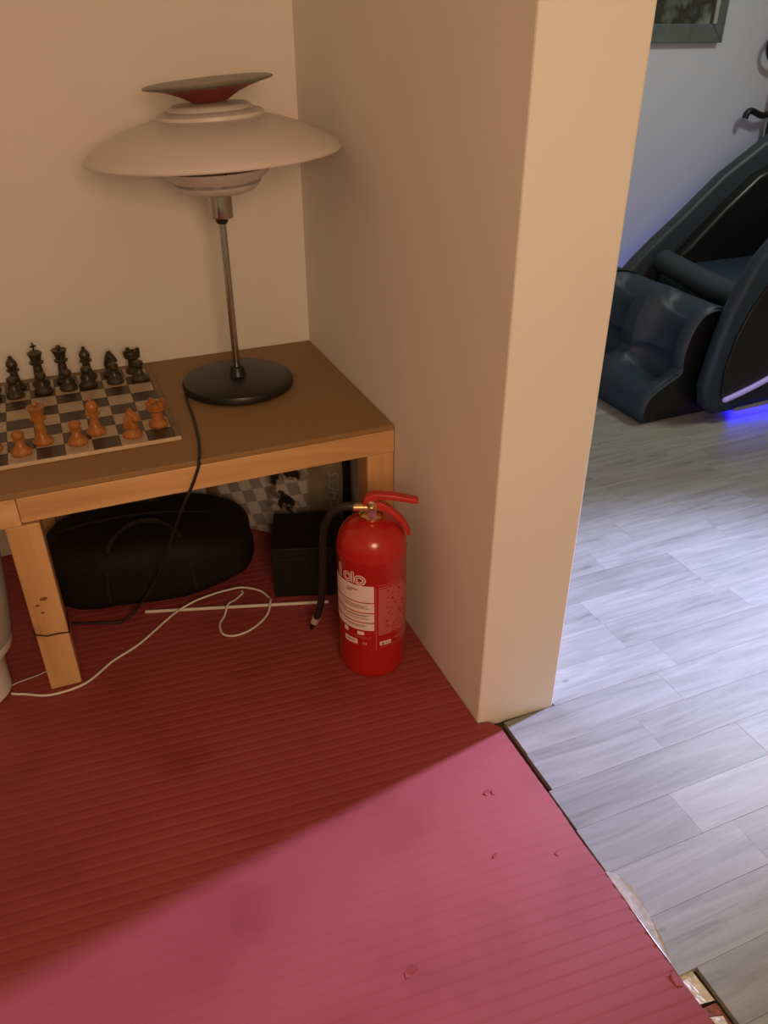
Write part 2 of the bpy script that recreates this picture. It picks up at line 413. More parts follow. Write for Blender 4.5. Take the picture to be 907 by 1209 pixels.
bm = bmesh.new(); lathe(bm, lz([(0, 1.1305), (.034, 1.1305), (.040, 1.134), (.062, 1.1455), (.088, 1.155), (.108, 1.160), (.108, 1.1615), (0, 1.1615)]), 56); obj('inner_cone', bm, REDCONE, LP)
bm = bmesh.new(); lathe(bm, lz([(.108, 1.1605), (.122, 1.1625), (.134, 1.1655), (.1345, 1.1685), (.128, 1.1705), (.06, 1.1695), (0, 1.1690), (0, 1.1625), (.10, 1.1625)]), 64, closed=False); obj('top_dish', bm, DISH, LP)
TILT = Vector((lx+0.6552, ly+2.1145, 0)).normalized()
for ch in LP.children:
    tz = {'lower_shade': (.98, 2.2), 'main_shade': (1.05, 2.6), 'collar': (1.11, 3.0), 'inner_cone': (1.14, 4.6), 'top_dish': (1.165, 5.2)}.get(ch.name.split('.')[0])
    if tz:
        c = Matrix.Translation((0, 0, tz[0]-H)); ch.matrix_local = c @ Matrix.Rotation(-math.radians(tz[1]), 4, TILT) @ c.inverted()
for k in range(3):
    a = k*2.094+0.6; bm = bmesh.new()
    tube(bm, [(0.02*math.cos(a), 0.02*math.sin(a), .45), (0.07*math.cos(a), 0.07*math.sin(a), .508), (0.095*math.cos(a), 0.095*math.sin(a), .608)], 0.002, 6, 4); obj('strut', bm, CHROME, LP)
bm = bmesh.new()
tube(bm, [(p[0]-lx, p[1]-ly, p[2]-H) for p in [(-.392, -.245, .512), (-.402, -.27, .505), (-.408, -.33, .5035), (-.411, -.40, .5035), (-.423, -.52, .5035), (-.437, -.60, .5035), (-.4425, -.6185, .502), (-.444, -.6195, .49), (-.461, -.620, .451), (-.483, -.612, .405), (-.500, -.575, .34), (-.528, -.515, .23), (-.565, -.465, .12), (-.610, -.435, .04), (-.650, -.436, .009), (-.70, -.425, .009), (-.77, -.40, .009)]], 0.0033, 8, 6)
obj('power_cord', bm, CORDB, LP)

# ================================================================== chess board
ZB = H + 0.008; S = 0.056; X0 = -0.468; Y0 = -0.052
BD = thing('chess_board', 'wooden chessboard with brown and cream squares on the pine table', 'chessboard', (-0.692, -0.276, H))
def bx(x0, x1, y0, y1, z0, z1, bev=0.001): return B(x0+.692, x1+.692, y0+.276, y1+.276, z0-H, z1-H, bev=bev)
obj('board_panel', bx(X0-8*S-.011, X0+.011, -0.506, Y0+.011, H+.0005, ZB-.003), BOARDM, BD, smooth=0)
for a in ((X0-8*S-.012, X0+.012, -0.5065, -0.5005, H+.0006, ZB+.0003, BOARD_LIT), (X0-8*S-.012, X0+.012, Y0+.0005, Y0+.0125, H+.0006, ZB+.0005, BOARDM),
          (X0+.0005, X0+.012, -0.5, Y0, H+.0006, ZB+.0005, BOARDM), (X0-8*S-.012, X0-8*S-.0005, -0.5, Y0, H+.0006, ZB+.0005, BOARDM)):
    obj('border', bx(*a[:6]), a[6], BD, smooth=0)
sqm = {}
for nm, mt in (('d', DARKSQ), ('l', LITESQ)):
    sqm[nm] = finish(B(-S/2+.0003, S/2-.0003, -S/2+.0003, S/2-.0003, -0.003, 0, bev=0.0004), mt, 0)
for c in range(8):
    for r in range(8):
        me = sqm['d' if (c+r) % 2 == 1 else 'l']
        o = bpy.data.objects.new('square', me); C.objects.link(o); o.parent = BD
        o.location = (X0-(c+.5)*S+.692, Y0-(r+.5)*S+.276, ZB-H)
# r=0 far row, c=0 right column; (right, near) corner c=0,r=7 is dark
def piece_mesh(kind):
    bm = bmesh.new()
    foot = [(0, 0), (.0165, 0), (.0175, .002), (.0175, .005), (.0155, .007), (.0150, .010), (.011, .014)]
    if kind == 'pawn': lathe(bm, foot + [(.0075, .020), (.0065, .027), (.0105, .029), (.0105, .031), (.007, .0325), (.0095, .036), (.0105, .040), (.0095, .0445), (.005, .0475), (0, .048)], 18)
    elif kind == 'rook':
        lathe(bm, foot + [(.0105, .020), (.0095, .032), (.0145, .036), (.0165, .038), (.0170, .050), (.0125, .050), (.0125, .046), (0, .046)], 20)
        for k in range(4):
            a = k*math.pi/2+.4; box(bm, -.0035, .0035, -.0025, .0025, 0, .006, rot=Matrix.Translation((.0147*math.cos(a), .0147*math.sin(a), .0497)) @ Matrix.Rotation(a+math.pi/2, 4, 'Z'))
    elif kind == 'bishop': lathe(bm, foot + [(.0085, .022), (.0070, .040), (.0125, .043), (.0125, .0455), (.008, .048), (.0105, .054), (.0108, .060), (.007, .068), (.003, .072), (.0045, .0745), (.003, .077), (0, .078)], 18)
    elif kind == 'queen':
        lathe(bm, foot + [(.0095, .024), (.0075, .048), (.013, .051), (.0135, .054), (.009, .057), (.012, .070), (.0155, .078), (.012, .079), (.009, .077), (0, .080)], 20)
        lathe(bm, [(0, .079), (.004, .081), (.0045, .0845), (.003, .088), (0, .0885)], 10)
    elif kind == 'king':
        lathe(bm, foot + [(.010, .024), (.0080, .050), (.0135, .053), (.014, .056), (.0095, .059), (.0125, .072), (.0145, .077), (.008, .082), (0, .084)], 20)
    elif kind == 'knight':
        lathe(bm, foot + [(.0100, .016), (0, .016)], 18)
        prism(bm, [(-.011, .013), (.012, .013), (.0125, .026), (.008, .042), (.003, .053), (-.001, .060), (-.004, .054), (-.010, .050), (-.018, .041), (-.0185, .036), (-.014, .034), (-.006, .037), (-.008, .030), (-.0115, .022)], -.0065, .0065, 'xz', .0025)
    bmesh.ops.scale(bm, vec=(1.22, 1.22, 1.06), verts=bm.verts)
    return bm
PM = {}
def piece(kind, side, c, r, label, group, rz=0.0, dx=0, dy=0):
    key = (kind, side)
    if key not in PM: PM[key] = finish(piece_mesh(kind), PCD if side == 'd' else PCL, 40)
    o = bpy.data.objects.new('chess_'+kind, PM[key]); C.objects.link(o)
    o.location = (X0-(c+.5)*S+dx, Y0-(r+.5)*S+dy, ZB+.0003); o.rotation_euler = (0, 0, rz)
    tag(o, label, 'chess piece', group)
    if kind == 'king':
        b = bmesh.new(); box(b, -.0018, .0018, -.0015, .0015, .088, .107); box(b, -.007, .007, -.0015, .0015, .0965, .1005)
        obj('cross', b, PCD if side == 'd' else PCL, o, smooth=0)
    return o
g1 = 'dark chess pieces along the wall side of the board'; g2 = 'orange brown chess pieces on the near side of the board'
piece('rook', 'd', 0, 0, 'dark chess rook at the board corner nearest the lamp base', g1)
piece('knight', 'd', 1, 0, 'dark chess knight standing next to the corner rook', g1, 2.2)
piece('bishop', 'd', 2, 0, 'dark chess bishop, third from the lamp in the wall row', g1)
piece('queen', 'd', 3, 0, 'dark chess queen just right of the cross-topped king', g1)
piece('king', 'd', 4, 0, 'tallest dark chess king topped with a cross', g1, 0.3)
piece('bishop', 'd', 5, 0, 'dark chess bishop just left of the cross-topped king', g1)
piece('knight', 'd', 6, 0, 'dark chess knight at the left edge of the picture in the wall row', g1, 1.2)
ordn = ['first', 'second', 'third', 'fourth', 'fifth', 'sixth', 'seventh']
for c in range(7):
    piece('pawn', 'd', c, 1, 'dark chess pawn, %s from the lamp side in the pawn row' % ordn[c], g1, dx=random.uniform(-.006, .006), dy=random.uniform(-.006, .006))
piece('rook', 'l', 0, 6, 'orange brown chess rook near the front right board corner', g2, dx=.004, dy=-.014)
piece('knight', 'l', 1, 7, 'orange brown chess knight on the front row beside the rook', g2, 2.5, dy=.012)
piece('bishop', 'l', 2, 6, 'orange brown chess bishop, third from the right among the near pieces', g2, dx=-.015, dy=.0)
piece('pawn', 'l', 3, 7, 'orange brown chess pawn on the front row, fourth from the right', g2, dx=.0, dy=.02)
piece('queen', 'l', 4, 6, 'tall orange brown chess queen left of the near pieces', g2, dx=-.012, dy=-.006)
piece('pawn', 'l', 5, 7, 'orange brown chess pawn near the left picture edge on the front row', g2, dy=.015)
piece('pawn', 'l', 6, 6, 'orange brown chess pawn at the very left edge of the picture', g2)

# ================================================================== fire extinguisher
ex, ey = -0.128, -0.787
EX = thing('fire_extinguisher', 'red fire extinguisher standing beside the table leg', 'extinguisher', (ex, ey, 0.0005))
R0 = 0.0755; EX.scale = (1, 1, 1.05)
bm = bmesh.new()
prof = [(0, .004), (.060, .004), (.064, 0), (.070, 0), (.0735, .006), (R0, .016), (R0, .296), (R0+.0009, .298), (R0+.0009, .302), (R0, .304)]
for k in range(1, 13):
    a = k/12*math.radians(78); prof.append((0.022+(R0-.022)*math.cos(a)**0.85, .304+.058*math.sin(a)))
prof += [(.024, .364), (.024, .369), (0, .369)]
lathe(bm, prof, 72); obj('cylinder_body', bm, EXTRED, EX, smooth=30)
cam_ang = math.atan2(-2.1145-ey, -0.6552-ex)
def cyl_patch(a0, a1, z0, z1, rad=R0+.0006, n=None, skew=0.0):
    """patch on the cylinder; degrees from the side that faces the photographer's place, positive to the right"""
    n = n or max(2, int(abs(a1-a0)/5)); b = bmesh.new(); lo = []; hi = []
    for i in range(n+1):
        a = cam_ang + math.radians(a0+(a1-a0)*i/n)
        x, y = rad*math.cos(a), rad*math.sin(a); lo.append(b.verts.new((x, y, z0))); hi.append(b.verts.new((x, y, z1)))
    for i in range(n): b.faces.new((lo[i], lo[i+1], hi[i+1], hi[i]))
    return b
def merge(bms):
    out = bmesh.new()
    for b in bms:
        t = bpy.data.meshes.new('t'); b.to_mesh(t); b.free(); out.from_mesh(t); bpy.data.meshes.remove(t)
    return out
ZT = 0.2465
lab = obj('label_panel', merge([cyl_patch(-86, 3, ZT-.041, ZT), cyl_patch(-86, 3, ZT-.067, ZT-.0435), cyl_patch(-86, 3, ZT-.0925, ZT-.0695), cyl_patch(-86, 3, ZT-.1135, ZT-.095)]), LABELW, EX)
lab['label'] = 'white instruction panels wrapped round the left side'
ln = []
for z, a0, a1 in ((ZT-.010, -45, -24), (ZT-.0125, -42, -22), (ZT-.0155, -48, -34), (ZT-.018, -46, -36), (ZT-.0495, -58, -8), (ZT-.053, -50, -12), (ZT-.0565, -55, -6), (ZT-.074, -62, -4), (ZT-.077, -56, -10), (ZT-.083, -50, -6), (ZT-.1005, -50, -10), (ZT-.104, -46, -12)):
    ln.append(cyl_patch(a0, a1, z-.0009, z+.0006, R0+.001))
obj('label_text', merge(ln), LABELD, lab)['kind'] = 'stuff'
ln = []
rr = random.Random(3); z = ZT-.004
while z > ZT-.128:
    a = 10
    while a < 84:
        b_2 = min(a+rr.uniform(12, 45), 88); ln.append(cyl_patch(a, b_2, z-.0016, z+.0004)); a = b_2+rr.uniform(1, 5)
    z -= 0.0029
    if rr.random() < .12: z -= .0022
p2 = obj('fine_print', merge(ln), LABELP, EX); p2['kind'] = 'stuff'; p2['label'] = 'column of fine pale red print on the right side'
marks = [cyl_patch(12, 32, ZT-.1545, ZT-.1445), cyl_patch(-52, -26, ZT-.1545, ZT-.1405), cyl_patch(-26, -14, ZT-.127, ZT-.118), cyl_patch(-54, -44, ZT-.128, ZT-.117)]
o2 = [obj('label_mark', b, LABELW, EX) for b in marks][0]
obj('label_text', merge([cyl_patch(15, 20, ZT-.1525, ZT-.1475, R0+.001), cyl_patch(22, 30, ZT-.1508, ZT-.1486, R0+.001), cyl_patch(-48, -31, ZT-.1488, ZT-.1458, R0+.001)]), LABELD, o2)['kind'] = 'stuff'
fl = [cyl_patch(-40, -2, ZT-.1325, ZT-.1315), cyl_patch(-30, -4, ZT-.1355, ZT-.1345), cyl_patch(40, 70, ZT-.146, ZT-.1435), cyl_patch(12, 60, ZT-.1575, ZT-.1568), cyl_patch(12, 55, ZT-.161, ZT-.1603), cyl_patch(5.5, 6.5, ZT-.166, ZT-.004), cyl_patch(8, 84, ZT+.001, ZT+.0022)]
obj('label_text', merge(fl), LABELP, EX)['kind'] = 'stuff'
def wrap_text(s, size, a_left, z0, mat, name, par, rad, sx=1.0, bold=0.0):
    me = text_mesh(s, size)
    xs = [v.co.x for v in me.vertices]; x0 = min(xs)
    b = bmesh.new(); b.from_mesh(me); bpy.data.meshes.remove(me)
    for v in b.verts:
        a = cam_ang + math.radians(a_left) + (v.co.x-x0)*sx/R0
        v.co = Vector((rad*math.cos(a), rad*math.sin(a), z0+v.co.y))
    return obj(name, b, mat, par, smooth=0, recalc=False)
wrap_text('CE', 0.009, -17, ZT-.1525, LABELW, 'printed_mark', EX, R0+.0009)
# outlined logo letters "do" above the white panel, cut by the limb on the left
def ring(a_c, zc, ra, rz, w):
    b = bmesh.new(); n = 40; I = []; O = []
    for k in range(n):
        t = 2*math.pi*k/n
        for L, f in ((O, 1.0), (I, 1.0-w)):
            a = cam_ang+math.radians(a_c)+math.cos(t)*ra*f/R0
            L.append(b.verts.new(((R0+.0007)*math.cos(a), (R0+.0007)*math.sin(a), zc+math.sin(t)*rz*f)))
    for k in range(n): b.faces.new((O[k], O[(k+1) % n], I[(k+1) % n], I[k]))
    return b
logo = merge([ring(-20, ZT+.013, .0135, .0120, .2), ring(-20, ZT+.013, .0085, .0072, .35),
              ring(-43, ZT+.014, .0125, .0120, .2), ring(-43, ZT+.014, .0080, .0072, .35),
              cyl_patch(-35.5, -33.5, ZT+.003, ZT+.030), cyl_patch(-31.5, -30, ZT+.003, ZT+.030), cyl_patch(-35.5, -30, ZT+.0285, ZT+.030),
              cyl_patch(-66, -63, ZT+.003, ZT+.034), cyl_patch(-60, -58, ZT+.003, ZT+.034), cyl_patch(-66, -58, ZT+.0325, ZT+.034), cyl_patch(-66, -58, ZT+.003, ZT+.0045)])
lg = obj('logo', logo, LABELW, EX); lg['label'] = 'pale outlined letters do above the white panel'
# valve, handles, hose: local frame with +X to the right of the photographer's view
RV = Matrix.Rotation(-YAW, 4, 'Z')
def exo(name, bm, mat, par=EX, smooth=35):
    bmesh.ops.transform(bm, matrix=RV, verts=bm.verts); return obj(name, bm, mat, par, smooth=smooth)
bm = bmesh.new(); lathe(bm, [(0, .368), (.026, .368), (.0275, .371), (.0275, .377), (.024, .380), (.015, .382), (.014, .404), (.010, .408), (0, .408)], 10)
lathe(bm, [(0, 0), (.0085, 0), (.0085, .030), (.006, .033), (0, .033)], 12, mtx=Matrix.Translation((-.006, -.004, .391)) @ Matrix.Rotation(-math.pi/2, 4, 'Y'))
lathe(bm, [(0, 0), (.007, 0), (.007, .022), (0, .022)], 12, mtx=Matrix.Translation((0, -.006, .389)) @ Matrix.Rotation(math.pi/2, 4, 'X'))
valve = exo('valve', bm, BRASS)
bm = bmesh.new(); lathe(bm, [(0, .0285), (.0085, .0275), (.0085, .022), (.0075, .0215), (0, .0215)], 16, mtx=Matrix.Translation((0.002, -.006, .393)) @ Matrix.Rotation(math.pi/2, 4, 'X')); exo('pressure_gauge', bm, CHROME, valve)
bm = bmesh.new()
prism(bm, [(-.018, .402), (-.012, .416), (.006, .424), (.045, .421), (.090, .412), (.098, .408), (.098, .402), (.090, .401), (.045, .409), (.016, .411), (.006, .404), (.004, .396), (-.016, .396)], -.010, .010, 'xz', .003); exo('squeeze_lever', bm, EXTRED2)
bm = bmesh.new()
prism(bm, [(.006, .402), (.020, .404), (.040, .392), (.066, .366), (.080, .342), (.083, .328), (.077, .326), (.070, .340), (.056, .360), (.034, .380), (.014, .388), (.006, .388)], -.009, .009, 'xz', .003); exo('carry_handle', bm, EXTRED2)
bm = bmesh.new(); tube(bm, [(.000, -.010, .404), (-.004, -.018, .395), (-.001, -.0215, .388), (.005, -.018, .393), (.003, -.012, .402)], .0013, 6, 6); exo('safety_pin', bm, CHROME)
HZ = [(-.158, -.777, .391), (-.178, -.768, .392), (-.200, -.752, .375), (-.212, -.725, .33), (-.214, -.710, .26), (-.212, -.695, .18), (-.216, -.680, .10), (-.224, -.668, .055)]
bm = bmesh.new(); tube(bm, [(a-ex, b-ey, c) for a, b, c in HZ], .0085, 12, 6); hose = obj('hose', bm, CORDB, EX)
d0 = Vector((-.224, -.668, .055)); d1 = Vector((-.236, -.655, .016)); dd = (d1-d0).normalized()
mt = Matrix.Translation(d0-Vector((ex, ey, 0))) @ dd.to_track_quat('Z', 'Y').to_matrix().to_4x4()
bm = bmesh.new(); lathe(bm, [(0, 0), (.0095, 0), (.0095, .018), (0, .018)], 14, mtx=mt); nz = obj('hose_ferrule', bm, STEEL, hose)
bm = bmesh.new(); lathe(bm, [(0, .0182), (.006, .0182), (.005, .040), (0, .040)], 14, mtx=mt); obj('nozzle', bm, BLACKPL, hose)

# ================================================================== duffel bag under the table
BG = thing('duffel_bag', 'black nylon duffel bag lying under the table', 'bag', (-0.545, -0.265, 0.0006), -0.12)
def sup(x, e): return math.copysign(abs(x)**e, x)
bm = bmesh.new(); nu, nv = 48, 28; rings = []
for j in range(nv+1):
    v = -math.pi/2 + math.pi*j/nv; ring_ = []
    for i in range(nu):
        u = 2*math.pi*i/nu
        x = .262*sup(math.cos(v), .5)*sup(math.cos(u), .55); yv = .150*sup(math.cos(v), .45)*sup(math.sin(u), .6); z = .100*sup(math.sin(v), .62)
        z *= 1 - .30*max(0, x/.25)**2
        f = 1 + .045*noise.noise((x*9, yv*9, z*9)) + .02*noise.noise((x*25, yv*25, z*25))
        ring_.append(bm.verts.new((x*f, yv*f, max(z*f, -.092)+.092)))
    rings.append(ring_)
for a, b in zip(rings, rings[1:]):
    for i in range(nu): bm.faces.new((a[i], a[(i+1) % nu], b[(i+1) % nu], b[i]))
bmesh.ops.remove_doubles(bm, verts=bm.verts, dist=1e-5)
obj('bag_body', bm, BAGM, BG, smooth=60)
bm = bmesh.new(); tube(bm, [(-.22, -.01, .184), (-.1, -.005, .198), (.05, 0, .194), (.18, .0, .165), (.235, .0, .14)], .004, 6, 6); obj('zipper', bm, BAGT, BG)
for s in (-1, 1):
    bm = bmesh.new(); tube(bm, [(-.11, s*.152, .05), (-.105, s*.148, .12), (-.09, s*.11, .185), (-.04, s*.06, .206), (.03, s*.055, .204), (.08, s*.10, .177), (.095, s*.145, .12), (.10, s*.150, .05)], .007, 8, 6); obj('handle', bm, BAGT, BG)

# black box
BX = thing('black_box', 'small black cardboard box between bag and extinguisher', 'box', (-0.175, -0.425, 0.0006), -0.33)
obj('box_body', B(-.078, .078, -.085, .085, 0, .118, bev=.002), BOXM, BX, smooth=0)
obj('lid', B(-.0795, .0795, -.0865, .0865, .1185, .150, bev=.002), BOXM, BX, smooth=0)

# chess game box leaning in the corner behind
def print_mat():
    m, t, b = nt('game_box_print')
    co = coords(t, (1, 1, 1), (0, 0, 0))
    mp = N(t, 'ShaderNodeMapping'); mp.inputs['Rotation'].default_value = (0, 0.35, 0); mp.inputs['Location'].default_value = (0.5, .33, 0.5)
    t.links.new(co, mp.inputs[0])
    ck = N(t, 'ShaderNodeTexChecker'); ck.inputs['Scale'].default_value = 26
    ck.inputs['Color1'].default_value = (0.55, 0.50, 0.46, 1); ck.inputs['Color2'].default_value = (0.30, 0.27, 0.25, 1)
    t.links.new(mp.outputs[0], ck.inputs[0])
    sx = N(t, 'ShaderNodeSeparateXYZ'); t.links.new(co, sx.inputs[0])
    n = N(t, 'ShaderNodeTexNoise'); n.inputs['Scale'].default_value = 17; n.inputs['Detail'].default_value = 3
    t.links.new(co, n.inputs['Vector'])
    # dark pictured pieces to the right of the board picture
    blob = ramp(t, n.outputs[0], [(0.47, (1, 1, 1)), (0.54, (0.06, 0.055, 0.04))])
    rx = ramp(t, sx.outputs[0], [(0.19, (0, 0, 0)), (0.22, (1, 1, 1)), (0.305, (1, 1, 1)), (0.315, (0, 0, 0))])
    mb = N(t, 'ShaderNodeMix', data_type='RGBA', blend_type='MULTIPLY'); t.links.new(rx, mb.inputs[0])
    t.links.new(ck.outputs[0], mb.inputs[6]); t.links.new(blob, mb.inputs[7])
    # margins
    mr = ramp(t, sx.outputs[0], [(0.03, (1, 1, 1)), (0.05, (0, 0, 0)), (0.325, (0, 0, 0)), (0.335, (1, 1, 1))])
    # ramp runs 0..1, coordinates start at the board picture
    mg = N(t, 'ShaderNodeMix', data_type='RGBA'); t.links.new(mr, mg.inputs[0])
    n2 = N(t, 'ShaderNodeTexNoise'); n2.inputs['Scale'].default_value = 9; t.links.new(co, n2.inputs['Vector'])
    t.links.new(ramp(t, n2.outputs[0], [(0.35, (0.16, 0.13, 0.075)), (0.65, (0.32, 0.26, 0.16))]), mg.inputs[7])
    t.links.new(mb.outputs[2], mg.inputs[6]); t.links.new(mg.outputs[2], b.inputs['Base Color'])
    b.inputs['Roughness'].default_value = 0.4
    return m
ang = math.atan2(-.0543, .0571)
GB = thing('game_box', 'chess game box with a pictured board leaning in the corner', 'game box', (-0.330, -0.020, 0.0006), ang)
obj('box_body', B(0, .436, -.028, .0, 0, .37, bev=.002), print_mat(), GB, smooth=0)
obj('box_edge', B(.4365, .448, -.029, .001, 0, .37, bev=.002), BOXM, GB, smooth=0)
tm = text_mesh('CHESS', .042, .0003)
o = obj('printed_letters', tm, None, GB, (.378, -.0008, .135), (0, -math.pi/2, 0)) if False else None
tm.materials.append(FRAMEL)
o = bpy.data.objects.new('printed_letters', tm); C.objects.link(o); o.parent = GB
o.matrix_local = Matrix.Translation((.425, -.0292, .125)) @ Matrix(((0, -1, 0, 0), (0, 0, -1, 0), (1, 0, 0, 0), (0, 0, 0, 1)))

# white stick and cable on the floor, white vessel left of the table leg
bm = bmesh.new(); tube(bm, [(-.596, -.416, .0048), (-.157, -.556, .0048)], .0042, 8, 1, False)
tag(obj('plastic_rod', bm, CABLE, smooth=40), 'straight white plastic rod lying in front of the bag', 'rod')
bm = bmesh.new()
tube(bm, [(x, y, z) for x, y, z in [(-.913, -.594, .0035), (-.903, -.600, .0035), (-.885, -.608, .0035), (-.833, -.632, .0035), (-.76, -.624, .0035), (-.694, -.572, .0035), (-.627, -.533, .0035), (-.534, -.461, .010), (-.48, -.437, .015), (-.429, -.424, .015), (-.382, -.414, .010), (-.345, -.414, .007), (-.305, -.443, .004), (-.292, -.488, .006), (-.296, -.508, .015), (-.315, -.545, .005), (-.359, -.581, .0035), (-.404, -.593, .0035), (-.434, -.577, .0035), (-.434, -.539, .005), (-.416, -.51, .005), (-.399, -.48, .015), (-.375, -.458, .007), (-.351, -.435, .0045), (-.35, -.424, .0035)]], .0028, 8, 6)
tag(obj('white_cable', bm, CABLE, smooth=60), 'white cable with a loop snaking past the table leg', 'cable')
bm = bmesh.new(); tube(bm, [(-.93, -.575, .004), (-.90, -.560, .0015), (-.851, -.550, .0015), (-.80, -.53, .0015)], .0011, 6, 5)
tag(obj('thin_wire', bm, CABLE, smooth=60), 'short thin wire on the floor behind the front table leg', 'wire')
VS = thing('white_vessel', 'white flared plastic vessel at the left picture edge', 'vessel', (-.988, -.56, 0.0006))
bm = bmesh.new(); lathe(bm, [(0, .0), (.070, .0), (.077, .006), (.0775, .02), (.078, .06), (.080, .095), (.090, .11), (.106, .13), (.108, .15)], 48); obj('foot', bm, WHITEPL, VS)
bm = bmesh.new(); lathe(bm, shell([(.134, .40), (.131, .34), (.124, .26), (.114, .18), (.1085, .152), (.05, .151)], .004), 48, closed=True); obj('bowl', bm, plain('white_plastic_shaded', (.42, .40, .37), .5), VS)  # bowl is white plastic too, its shade painted in as grey

# ================================================================== scraps at the laminate edge
bm = bmesh.new()
pl = [(.0375, -1.463), (.051, -1.474), (.061, -1.509), (.056, -1.56), (.048, -1.60), (.037, -1.642), (.0350, -1.60), (.0365, -1.53)]
top = [bm.verts.new((x, y, .0005+.0030*((x-.035)/.02)+.0006*math.sin(y*70))) for x, y in pl]; bot = [bm.verts.new((v.co.x, v.co.y, v.co.z-.0006)) for v in top]
bm.faces.new(top); bm.faces.new(bot[::-1])
for i in range(len(pl)): bm.faces.new((top[i], bot[i], bot[(i+1) % len(pl)], top[(i+1) % len(pl)]))
tag(obj('plastic_film', bm, FILM, smooth=0), 'strip of grey plastic film sticking out at the foam edge', 'film')
def crumple(name, label, cat, pts, z, mat, seed):
    bm = bmesh.new(); n = 9; (xa, ya), (xb, yb), (xc, yc), (xd, yd) = pts; g = []
    for i in range(n):
        row = []
        for j in range(n):
            u, v = i/(n-1), j/(n-1)
            x = (xa*(1-u)+xb*u)*(1-v)+(xd*(1-u)+xc*u)*v; y = (ya*(1-u)+yb*u)*(1-v)+(yd*(1-u)+yc*u)*v
            row.append(bm.verts.new((x, y, z+.0035*abs(noise.noise((x*160+seed, y*160, seed))))))
        g.append(row)
    for i in range(n-1):
        for j in range(n-1): bm.faces.new((g[i][j], g[i+1][j], g[i+1][j+1], g[i][j+1]))
    o = obj(name, bm, mat, smooth=0); m = o.modifiers.new('thickness', 'SOLIDIFY'); m.thickness = .001
    return tag(o, label, cat)
crumple('foil_scrap', 'pale crumpled foil scrap in the gap beside the laminate', 'scrap', [(.040, -1.655), (.064, -1.655), (.066, -1.705), (.036, -1.700)], -.0105, FOIL, 2)
crumple('debris_scrap', 'brown scrap of debris in the floor gap below the foil', 'scrap', [(.036, -1.706), (.066, -1.708), (.066, -1.76), (.034, -1.76)], -.0125, DEBR, 5)
crumple('foil_scrap', 'second small pale scrap at the bottom of the floor gap', 'scrap', [(.040, -1.722), (.060, -1.728), (.058, -1.742), (.042, -1.735)], -.0085, FOIL, 9)

# ================================================================== massage chair in the other room
MC = thing('massage_chair', 'dark massage chair with blue led strip in the other room', 'massage chair', (1.9, 0.33, 0))
ox, oy = 1.9, 0.33
def mcobj(name, bm, mat, par=MC, smooth=50, recalc=True):
    bmesh.ops.translate(bm, vec=(-ox, -oy, 0), verts=bm.verts); return obj(name, bm, mat, par, smooth=smooth, recalc=recalc)
# leg rest: profile swept across with two calf and foot wells
PR = smooth_path([(1.268, 0, .003), (1.252, 0, .03), (1.256, 0, .075), (1.272, 0, .108), (1.31, 0, .138), (1.36, 0, .166), (1.395, 0, .185), (1.392, 0, .215), (1.392, 0, .257), (1.405, 0, .32), (1.430, 0, .372), (1.465, 0, .403), (1.51, 0, .412), (1.56, 0, .402), (1.61, 0, .38)], 5)
ysamp = [0, .012, .03, .045, .06, .075, .09, .12, .15, .18, .21, .235, .25, .265, .28, .295, .31, .325, .34, .355, .37, .385, .41, .44, .47, .50, .53, .545, .56, .575, .59, .608, .62]
def well(yv):
    d = 0
    for c in (.165, .455): d = max(d, 1-min(1, (abs(yv-c)/.115)**3))
    return d
def edge(yv): # rounded outer edges
    e = min(yv, .62-yv); return (0.014-math.sqrt(max(0, 2*.014*min(e, .014)-min(e, .014)**2)))
bm = bmesh.new(); G = []
for i, p in enumerate(PR):
    t = PR[min(i+1, len(PR)-1)]-PR[max(i-1, 0)]; nrm = Vector((-t.z, 0, t.x)).normalized()
    s = i/(len(PR)-1)
    if s < .27: dep = 0
    elif s < .36: dep = .035*(s-.27)/.09
    elif s < .50: dep = .055
    else: dep = .075*min(1, (1-s)/.12) if s > .6 else .055+.02*(s-.5)/.1
    row = []
    for yv in ysamp:
        q = p - nrm*(dep*well(yv)+edge(yv)); row.append(bm.verts.new((q.x, yv, max(q.z, .003))))
    G.append(row)
for a, b in zip(G, G[1:]):
    for k in range(len(ysamp)-1): bm.faces.new((a[k], a[k+1], b[k+1], b[k]))
mcobj('leg_rest', bm, LEATH)
bm = bmesh.new(); poly = [(p.x+.010, p.z-.004 if p.z > .3 else max(p.z, .004)) for p in PR] + [(1.72, .34), (1.72, .004)]
prism(bm, poly, .006, .055, 'xz'); mcobj('leg_rest_side', bm, CHBLK, smooth=0)
bm = bmesh.new(); prism(bm, poly, .565, .614, 'xz'); mcobj('leg_rest_side', bm, CHBLK, smooth=0)
bm = bmesh.new(); box(bm, 1.50, 1.72, .056, .564, .004, .30); mcobj('leg_rest_back', bm, CHBLK, smooth=0)
# seat and knee roll
bm = bmesh.new(); tube(bm, [(1.700, .0, .405), (1.722, .15, .392), (1.752, .31, .388), (1.78, .47, .39), (1.80, .64, .40)], .048, 16, 6); mcobj('knee_roll', bm, LEATH2)
bm = bmesh.new(); box(bm, 1.76, 2.35, .02, .64, .22, .39, bev=.05); mcobj('seat', bm, LEATH)
bm = bmesh.new(); prism(bm, [(2.26, .30), (2.36, .27), (2.95, 1.10), (2.97, 1.22), (2.88, 1.27), (2.78, 1.20), (2.55, .80), (2.36, .46)], .10, .56, 'xz', .05); mcobj('backrest', bm, LEATH2)
bm = bmesh.new(); prism(bm, [(2.60, 1.00), (2.70, .98), (2.82, 1.14), (2.80, 1.22), (2.72, 1.20)], .17, .49, 'xz', .03); mcobj('head_pillow', bm, LEATH2)
